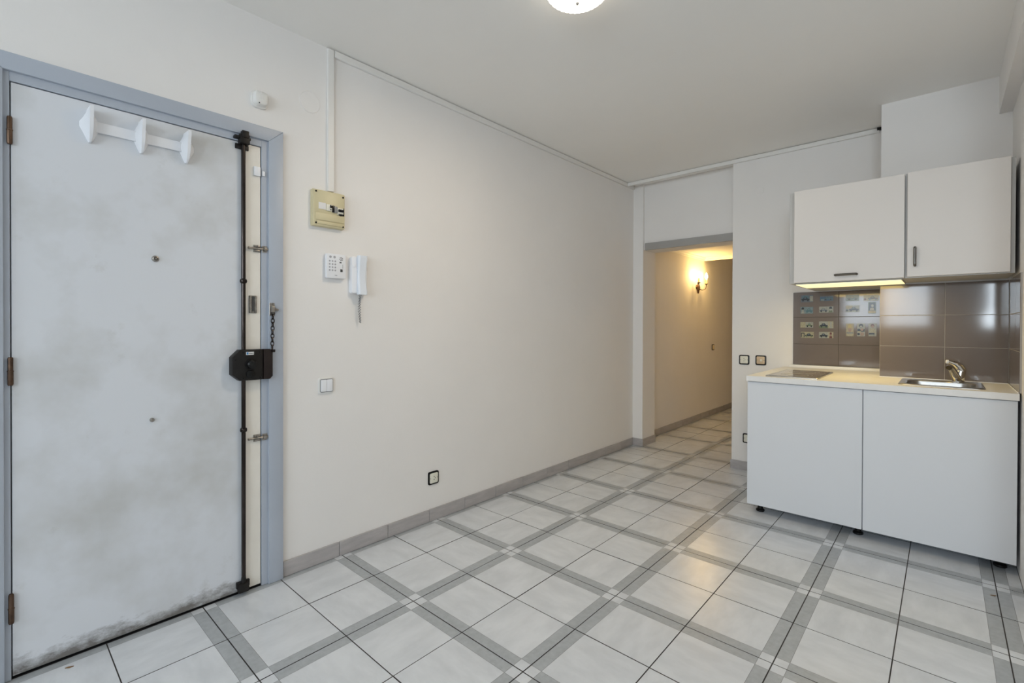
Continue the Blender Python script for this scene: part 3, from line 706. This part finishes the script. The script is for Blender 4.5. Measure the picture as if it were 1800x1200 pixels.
bt = wall_tiles(wall_back, 'y', YB, -1, [-0.880, -0.583, -0.306], [0.908, 1.068, 1.275, 1.467], mg=m_wgrout2)

# printed picture cards on the recessed tiles
def pmat(n, c): return mat(n, tuple(v * 0.66 for v in c), 0.16, spec=0.5, var=0.25, vscale=160)
pc = {k: pmat('print_' + k, v) for k, v in dict(cream=(0.55, 0.52, 0.36), pale=(0.48, 0.50, 0.44), teal=(0.12, 0.25, 0.30), blue=(0.06, 0.17, 0.30), dark=(0.03, 0.04, 0.05), green=(0.20, 0.26, 0.14), yellow=(0.62, 0.50, 0.18), sky=(0.26, 0.36, 0.40), skin=(0.48, 0.33, 0.24), red=(0.20, 0.06, 0.05), slate=(0.20, 0.24, 0.29), sand=(0.52, 0.46, 0.28)).items()}
KEYS = list(pc); MATS = [pc[k] for k in KEYS]; ki = KEYS.index
SY = YB - WT - 0.0004
def card(tile, x0, x1, z0, z1, bgc, shapes):
    bm = NB(); box(bm, x0, x1, SY - 0.0010, SY, z0, z1, mi=ki(bgc)); w = x1 - x0; h = z1 - z0
    for lay, (poly, c) in enumerate(shapes):
        prism(bm, [(x0 + a * w, z0 + b * h) for a, b in poly], 'y', SY - 0.0010, SY - 0.0011 - 0.00006 * (lay + 1), mi=ki(c))
    obj('printed_card', bm, MATS, tile, smooth=False)
def ell(cx, cy, rx, ry, n=12): return [(cx + rx * math.cos(2 * math.pi * k / n), cy + ry * math.sin(2 * math.pi * k / n)) for k in range(n)]
def rc(a0, b0, a1, b1): return [(a0, b0), (a1, b0), (a1, b1), (a0, b1)]
def car(c, o=0.0, s=1.0, wheel='dark', cab='sky'):
    f = lambda P: [(o + a * s, b) for a, b in P]
    return [(f([(0.06, 0.28), (0.94, 0.28), (0.95, 0.44), (0.72, 0.52), (0.58, 0.74), (0.36, 0.74), (0.26, 0.52), (0.07, 0.46)]), c),
            (f([(0.34, 0.52), (0.60, 0.52), (0.54, 0.68), (0.39, 0.68)]), cab),
            (f(ell(0.24, 0.26, 0.09, 0.16)), wheel), (f(ell(0.77, 0.26, 0.09, 0.16)), wheel)]
def face(o, s, hair, skin='skin', coat_='pale'):
    f = lambda P: [(o + a * s, b) for a, b in P]
    return [(f([(0.12, 0.02), (0.88, 0.02), (0.78, 0.36), (0.22, 0.36)]), coat_), (f(ell(0.5, 0.56, 0.24, 0.26)), skin), (f([(0.22, 0.62), (0.78, 0.62), (0.74, 0.88), (0.5, 0.96), (0.26, 0.88)]), hair)]
A0, A1, A2 = bt[(0, 2)], bt[(0, 1)], bt[(0, 0)]; B0, B1 = bt[(1, 2)], bt[(1, 1)]
card(A0, -0.828, -0.747, 1.391, 1.446, 'slate', [(rc(0.74, 0.1, 1.0, 0.85), 'pale'), (ell(0.38, 0.62, 0.28, 0.28), 'teal')] + car('dark', 0.0, 0.75, 'dark', 'slate'))
card(A0, -0.701, -0.617, 1.398, 1.434, 'blue', [(rc(0, 0.78, 1, 1), 'slate'), (rc(0.05, 0.0, 0.3, 0.4), 'sky')] + car('teal', 0.25, 0.72, 'dark', 'blue'))
card(A0, -0.830, -0.746, 1.303, 1.354, 'sky', face(0.0, 0.36, 'dark', 'pale') + car('teal', 0.38, 0.6, 'teal', 'sky'))
card(A0, -0.707, -0.616, 1.308, 1.354, 'pale', car('slate', 0.0, 0.62, 'dark', 'pale') + face(0.62, 0.38, 'dark', 'pale', 'green'))
card(A1, -0.831, -0.745, 1.194, 1.237, 'pale', [(rc(0, 0, 0.40, 1), 'cream')] + car('green', 0.42, 0.56, 'dark', 'sky'))
card(A1, -0.707, -0.615, 1.191, 1.242, 'pale', [(rc(0, 0, 0.64, 0.3), 'green'), (rc(0.64, 0, 1, 1), 'cream')] + car('dark', 0.02, 0.62, 'dark', 'slate') + face(0.68, 0.28, 'pale', 'pale'))
card(A1, -0.827, -0.741, 1.116, 1.162, 'cream', [(rc(0.02, 0.1, 0.28, 0.85), 'dark'), (rc(0.08, 0.1, 0.22, 0.7), 'cream')] + car('dark', 0.28, 0.7, 'green', 'slate'))
card(A1, -0.707, -0.615, 1.116, 1.162, 'pale', [(rc(0.64, 0, 1, 1), 'cream')] + car('dark', 0.02, 0.62, 'dark', 'slate') + face(0.68, 0.28, 'red', 'skin', 'red'))
card(B0, -0.540, -0.460, 1.391, 1.436, 'sky', [(rc(0, 0, 1, 0.12), 'green')] + car('teal', 0.05, 0.9, 'dark', 'pale'))
card(B0, -0.434, -0.348, 1.388, 1.431, 'cream', [(ell(0.10, 0.28, 0.09, 0.18), 'red')] + car('dark', 0.25, 0.74, 'teal', 'slate') + [(rc(0.74, 0.30, 0.96, 0.44), 'red')])
card(B0, -0.407, -0.362, 1.297, 1.381, 'green', [(rc(0.04, 0.04, 0.96, 0.24), 'yellow'), (rc(0.08, 0.26, 0.92, 0.94), 'dark'), (ell(0.55, 0.66, 0.18, 0.14), 'pale'), ([(0.2, 0.28), (0.8, 0.28), (0.7, 0.5), (0.3, 0.5)], 'sand')])
card(B0, -0.540, -0.458, 1.309, 1.358, 'pale', [(rc(0, 0.5, 0.5, 1), 'sand'), (ell(0.10, 0.26, 0.09, 0.15), 'dark')] + car('dark', 0.2, 0.8, 'dark', 'sky'))
card(B1, -0.537, -0.491, 1.133, 1.226, 'sand', face(0.05, 0.9, 'yellow', 'skin', 'cream') + [(rc(0.05, 0.22, 0.95, 0.30), 'slate')])
card(B1, -0.471, -0.424, 1.134, 1.226, 'pale', [(ell(0.5, 0.82, 0.28, 0.14), 'dark'), (ell(0.5, 0.77, 0.16, 0.07), 'pale'), (rc(0.05, 0.36, 0.95, 0.58), 'dark'), (ell(0.62, 0.52, 0.22, 0.10), 'skin'), (rc(0.05, 0.08, 0.35, 0.26), 'dark'), (rc(0.42, 0.05, 0.85, 0.30), 'skin'), (rc(0.1, 0.28, 0.5, 0.40), 'cream')])
card(B1, -0.404, -0.358, 1.135, 1.226, 'pale', [(ell(0.5, 0.82, 0.24, 0.14), 'red'), (ell(0.5, 0.76, 0.18, 0.10), 'skin'), ([(0.08, 0.22), (0.92, 0.22), (0.82, 0.62), (0.18, 0.62)], 'cream'), (rc(0.05, 0.14, 0.75, 0.26), 'dark')])

# ------------------------------------------------------------------ base cabinets and worktop
ZT = 0.885; ZB = 0.852
def base_cabinet(x0, x1, label, legs):
    t = thing('base_cabinet', ((x0 + x1) / 2, 3.6, 0), label, 'cabinet', 'white base cabinets under the worktop')
    bm = NB(); y0, y1 = 3.338, 3.825
    box(bm, x0, x0 + 0.016, y0, y1, 0.062, ZB - 0.002); box(bm, x1 - 0.016, x1, y0, y1, 0.062, ZB - 0.002)
    box(bm, x0 + 0.016, x1 - 0.016, y0, y1, 0.062, 0.078); box(bm, x0 + 0.016, x1 - 0.016, y1 - 0.006, y1, 0.078, ZB - 0.002)
    box(bm, x0 + 0.016, x1 - 0.016, y0, y0 + 0.06, ZB - 0.018, ZB - 0.002)
    obj('carcass', bm, m_lam, t, smooth=False)
    bxo('door', x0 + 0.0015, x1 - 0.0015, 3.319, 3.337, 0.058, ZB - 0.005, m_lam, t, 0.0012, 1)
    for lx, fy_ in legs:
        for ly in (fy_, 3.76):
            bm = NB(); lathe(bm, [(0, 0.0005), (0.024, 0.0005), (0.026, 0.004), (0.025, 0.012), (0.016, 0.018), (0.015, 0.055), (0.022, 0.060), (0, 0.062)], (lx, ly, 0), (0, 0, 1), 20); obj('leg', bm, m_black, t)
    return t
base_cabinet(-0.945, -0.3385, 'white base cabinet under the hob', ((-0.885, 3.40), (-0.366, 3.41)))
base_cabinet(-0.3375, 0.2650, 'white base cabinet under the sink beside the right wall', ((-0.300, 3.53), (0.215, 3.43)))
SX0, SX1, SY0, SY1 = -0.190, 0.158, 3.385, 3.775    # sink rim outline
hx0, hx1, hy0, hy1 = SX0 + 0.02, SX1 - 0.02, SY0 + 0.02, SY1 - 0.02
bm = NB(); xr = XR - WT - 0.0005
prism(bm, [(-0.947, 3.303), (hx0, 3.303), (hx0, YC - WT - 0.001), (-0.306, YC - WT - 0.001), (-0.306, YB - WT - 0.001), (-0.947, YB - 0.001)], 'z', ZB, ZT)
box(bm, hx0, hx1, 3.303, hy0, ZB, ZT); box(bm, hx0, hx1, hy1, YC - WT - 0.001, ZB, ZT); box(bm, hx1, xr, 3.303, YC - WT - 0.001, ZB, ZT)
tag(obj('worktop', bm, m_work, None, smooth=False, origin=(-0.3, 3.6, ZB)), 'cream laminate worktop across both base cabinets', 'worktop')
bm = NB(); box(bm, -0.90, -0.307, YB - WT - 0.030, YB - WT - 0.001, ZT + 0.0005, 0.9065, 0.002)
tag(obj('worktop_upstand', bm, m_work, None, origin=(-0.6, YB, ZT)), 'low cream upstand along the back of the worktop under the picture tiles', 'upstand')
bm = NB(); box(bm, xr - 0.004, xr, 3.335, YC - WT - 0.006, ZT + 0.0005, ZT + 0.005, 0.001); box(bm, -0.306, xr - 0.004, YC - WT - 0.005, YC - WT - 0.0012, ZT + 0.0005, ZT + 0.005, 0.001)
tag(obj('sealant_bead', bm, m_white, None, origin=(xr, 3.6, ZT)), 'white sealant bead where the worktop meets the taupe tiles', 'sealant')

# hob
hb = thing('electric_hob', (-0.69, 3.6, ZT), 'small dark glass electric hob with steel rim on the worktop', 'hob')
bx0, bx1, by0, by1 = -0.845, -0.560, 3.345, 3.885
bm = NB(); rings = [[(x, y, z) for x, y in rrect(bx0 + s, bx1 - s, by0 + s, by1 - s, 0.006, 3)] for s, z in ((0, ZT + 0.0005), (0, ZT + 0.006), (0.003, ZT + 0.009), (0.013, ZT + 0.009), (0.0135, ZT + 0.0075))]
loft(bm, rings, cap0=True, cap1=True); obj('steel_rim', bm, m_steel, hb)
bxo('glass_plate', bx0 + 0.0142, bx1 - 0.0142, by0 + 0.0142, by1 - 0.0142, ZT + 0.0076, ZT + 0.0092, m_glass, hb)
for y in (3.50, 3.73):
    bm = NB(); cx = (bx0 + bx1) / 2
    for r in (0.088, 0.068): tube(bm, [(cx + r * math.cos(a * math.pi / 18), y + r * math.sin(a * math.pi / 18), ZT + 0.0092) for a in range(36)], 0.0006, 4, closed=True)
    obj('cooking_zone', bm, m_mgrey, hb)

# sink
sk = thing('sink', (-0.016, 3.58, ZT), 'stainless steel inset sink in the right half of the worktop', 'sink')
bm = NB(); rings = []
bq = [(SX0, SX1, SY0, SY1, 0.030, ZT + 0.0008), (SX0, SX1, SY0, SY1, 0.030, ZT + 0.003), (SX0 + 0.004, SX1 - 0.004, SY0 + 0.004, SY1 - 0.004, 0.028, ZT + 0.0055),
      (SX0 + 0.026, SX1 - 0.026, SY0 + 0.028, SY1 - 0.082, 0.060, ZT + 0.0050), (SX0 + 0.031, SX1 - 0.031, SY0 + 0.033, SY1 - 0.087, 0.060, ZT + 0.000), (SX0 + 0.034, SX1 - 0.034, SY0 + 0.036, SY1 - 0.090, 0.060, ZT - 0.10), (SX0 + 0.055, SX1 - 0.055, SY0 + 0.056, SY1 - 0.110, 0.050, ZT - 0.128), (-0.040, 0.010, 3.545, 3.595, 0.0245, ZT - 0.132)]
for a0, a1, b0, b1, r, z in bq: rings.append([(x, y, z) for x, y in rrect(a0, a1, b0, b1, r, 8)])
loft(bm, rings, cap1=True); obj('basin', bm, m_steel, sk)
bm = NB(); lathe(bm, [(0, 0.001), (0.020, 0.001), (0.024, 0.003), (0.028, 0.0)], (-0.015, 3.57, ZT - 0.1318), (0, 0, 1), 24); obj('drain', bm, m_chrome, sk)
for k in range(5):
    bm = NB(); lathe(bm, [(0, 0.0012), (0.0052, 0.0010), (0.0058, 0.0)], (-0.050 + k * 0.016, SY1 - 0.0885, ZT - 0.030), (0, -1, 0), 12); obj('overflow_hole', bm, m_black, sk)

# faucet: stout tilted mixer body with its lever reaching up to the left
fc = thing('faucet', (0.058, 3.735, ZT + 0.005), 'chrome mixer tap with raised lever behind the sink', 'tap')
fx, fy, fz = 0.060, 3.735, ZT + 0.0045
bm = NB(); lathe(bm, [(0, 0), (0.027, 0), (0.027, 0.006), (0.024, 0.010), (0, 0.010)], (fx, fy, fz), (0, 0, 1), 28); obj('base_ring', bm, m_chrome, fc)
bm = NB(); lathe(bm, [(0.0235, 0.010), (0.0225, 0.018), (0.0225, 0.060), (0.0215, 0.068), (0.015, 0.076), (0, 0.079)], (fx + 0.003, fy, fz), (0.14, 0.0, 1), 28); obj('body', bm, m_chrome, fc)
bm = NB(); tube(bm, [(fx - 0.004, fy - 0.010, fz + 0.016), (fx - 0.014, fy - 0.030, fz + 0.040), (fx - 0.022, fy - 0.048, fz + 0.062), (fx - 0.030, fy - 0.066, fz + 0.080), (fx - 0.036, fy - 0.080, fz + 0.088), (fx - 0.040, fy - 0.092, fz + 0.083)], 0.014, 16, radii=[0.021, 0.020, 0.0185, 0.0165, 0.015, 0.0135])
obj('spout', bm, m_chrome, fc)
bm = NB(); tube(bm, [(fx + 0.016, fy, fz + 0.064), (fx + 0.004, fy - 0.004, fz + 0.088), (fx - 0.014, fy - 0.010, fz + 0.104), (fx - 0.034, fy - 0.016, fz + 0.112), (fx - 0.042, fy - 0.018, fz + 0.113)], 0.01, 14, radii=[0.022, 0.020, 0.015, 0.0115, 0.011])
lv = obj('lever', bm, m_chrome, fc)
bm = NB(); lathe(bm, [(0, 0), (0.0112, 0.0), (0.0112, 0.008), (0.009, 0.011), (0, 0.0115)], (fx - 0.042, fy - 0.018, fz + 0.113), (-0.97, -0.2, 0.06), 16); obj('lever_tip', bm, m_white, lv)

# ------------------------------------------------------------------ wall cabinets
def cabinet_box(bm, x0, x1, y0, y1, z0, z1, t=0.016):
    box(bm, x0, x0 + t, y0, y1, z0, z1); box(bm, x1 - t, x1, y0, y1, z0, z1)
    box(bm, x0 + t, x1 - t, y0, y1, z0, z0 + t); box(bm, x0 + t, x1 - t, y0, y1, z1 - t, z1); box(bm, x0 + t, x1 - t, y1 - 0.006, y1, z0 + t, z1 - t)
def handle(bm, p0, p1):
    p0 = Vector(p0); p1 = Vector(p1); d = (p1 - p0).normalized(); off = Vector((0, -0.022, 0))
    tube(bm, [p0, p0 + off * 0.7, p0 + off + d * 0.006, p1 + off - d * 0.006, p1 + off * 0.7, p1], 0.0066, 10)
CY0 = 3.452; DY = 3.432; CZ0, CZ1 = 1.474, 2.052
wc = thing('wall_cabinet', (-0.45, 3.64, CZ0), 'cream wall cabinet with horizontal handle over the hob, lit underneath', 'cabinet', 'wall cabinets')
bm = NB(); cabinet_box(bm, -0.736, -0.1655, CY0, 3.825, CZ0, CZ1 - 0.004); box(bm, -0.7195, -0.700, CY0, CY0 + 0.018, CZ0 + 0.0165, CZ1 - 0.0205); obj('carcass', bm, m_carc, wc, smooth=False)
bm = NB(); box(bm, -0.736, -0.312, 3.8255, YB - WT - 0.002, CZ0 + 0.001, CZ0 + 0.40); obj('rear_duct_box', bm, m_carc, wc, smooth=False)
d1 = bxo('door', -0.7065, -0.168, DY, DY + 0.018, CZ0 + 0.003, CZ1, m_lamu, wc, 0.0012, 1)
bm = NB(); handle(bm, (-0.487, DY, 1.512), (-0.383, DY, 1.512)); obj('handle', bm, m_hgrey, d1)
wc2 = thing('wall_cabinet', (0.05, 3.64, CZ0), 'cream wall cabinet with upright handle over the sink', 'cabinet', 'wall cabinets')
bm = NB(); cabinet_box(bm, -0.1645, 0.2600, CY0, 3.825, CZ0, CZ1 + 0.002); obj('carcass', bm, m_carc, wc2, smooth=False)
d2 = bxo('door', -0.1555, 0.2425, DY, DY + 0.018, CZ0 + 0.006, CZ1 + 0.004, m_lamu, wc2, 0.0012, 1)
bm = NB(); handle(bm, (-0.122, DY, 1.540), (-0.122, DY, 1.637)); obj('handle', bm, m_hgrey, d2)
ul = thing('under_cabinet_lamp', (-0.44, 3.62, CZ0), 'glowing warm lamp panel under the left wall cabinet', 'lamp')
bxo('housing', -0.706, -0.178, 3.462, 3.80, CZ0 - 0.006, CZ0 - 0.0005, m_carc, ul, 0.001, 1)
bxo('diffuser', -0.702, -0.182, 3.466, 3.796, CZ0 - 0.0085, CZ0 - 0.0062, m_diff, ul)
l = bpy.data.lights.new('under_cabinet_light', 'AREA'); l.shape = 'RECTANGLE'; l.size = 0.48; l.size_y = 0.28; l.energy = 2.6; l.color = (1.0, 0.70, 0.20)
lo = bpy.data.objects.new('under_cabinet_light', l); COL.objects.link(lo); lo.location = (-0.442, 3.63, CZ0 - 0.010)

# ------------------------------------------------------------------ specks on the floor
def leaf_bit(x, y, s, a, label):
    bm = NB(); prism(bm, [(-s, 0), (-s * 0.3, s * 0.35), (s, 0.1 * s), (s * 0.2, -s * 0.35)], 'z', 0.0008, 0.003)
    bmesh.ops.rotate(bm, verts=bm.verts, matrix=Matrix.Rotation(a, 3, 'Z')); bmesh.ops.translate(bm, verts=bm.verts, vec=(x, y, 0))
    tag(obj('leaf_fragment', bm, m_leaf, None, origin=(x, y, 0)), label, 'debris')
leaf_bit(0.17, 3.03, 0.011, 0.4, 'tiny brown leaf fragment on the floor before the right base cabinet')
leaf_bit(-2.269, 0.197, 0.012, 1.2, 'tiny brown leaf fragment on the floor beside the entrance door')
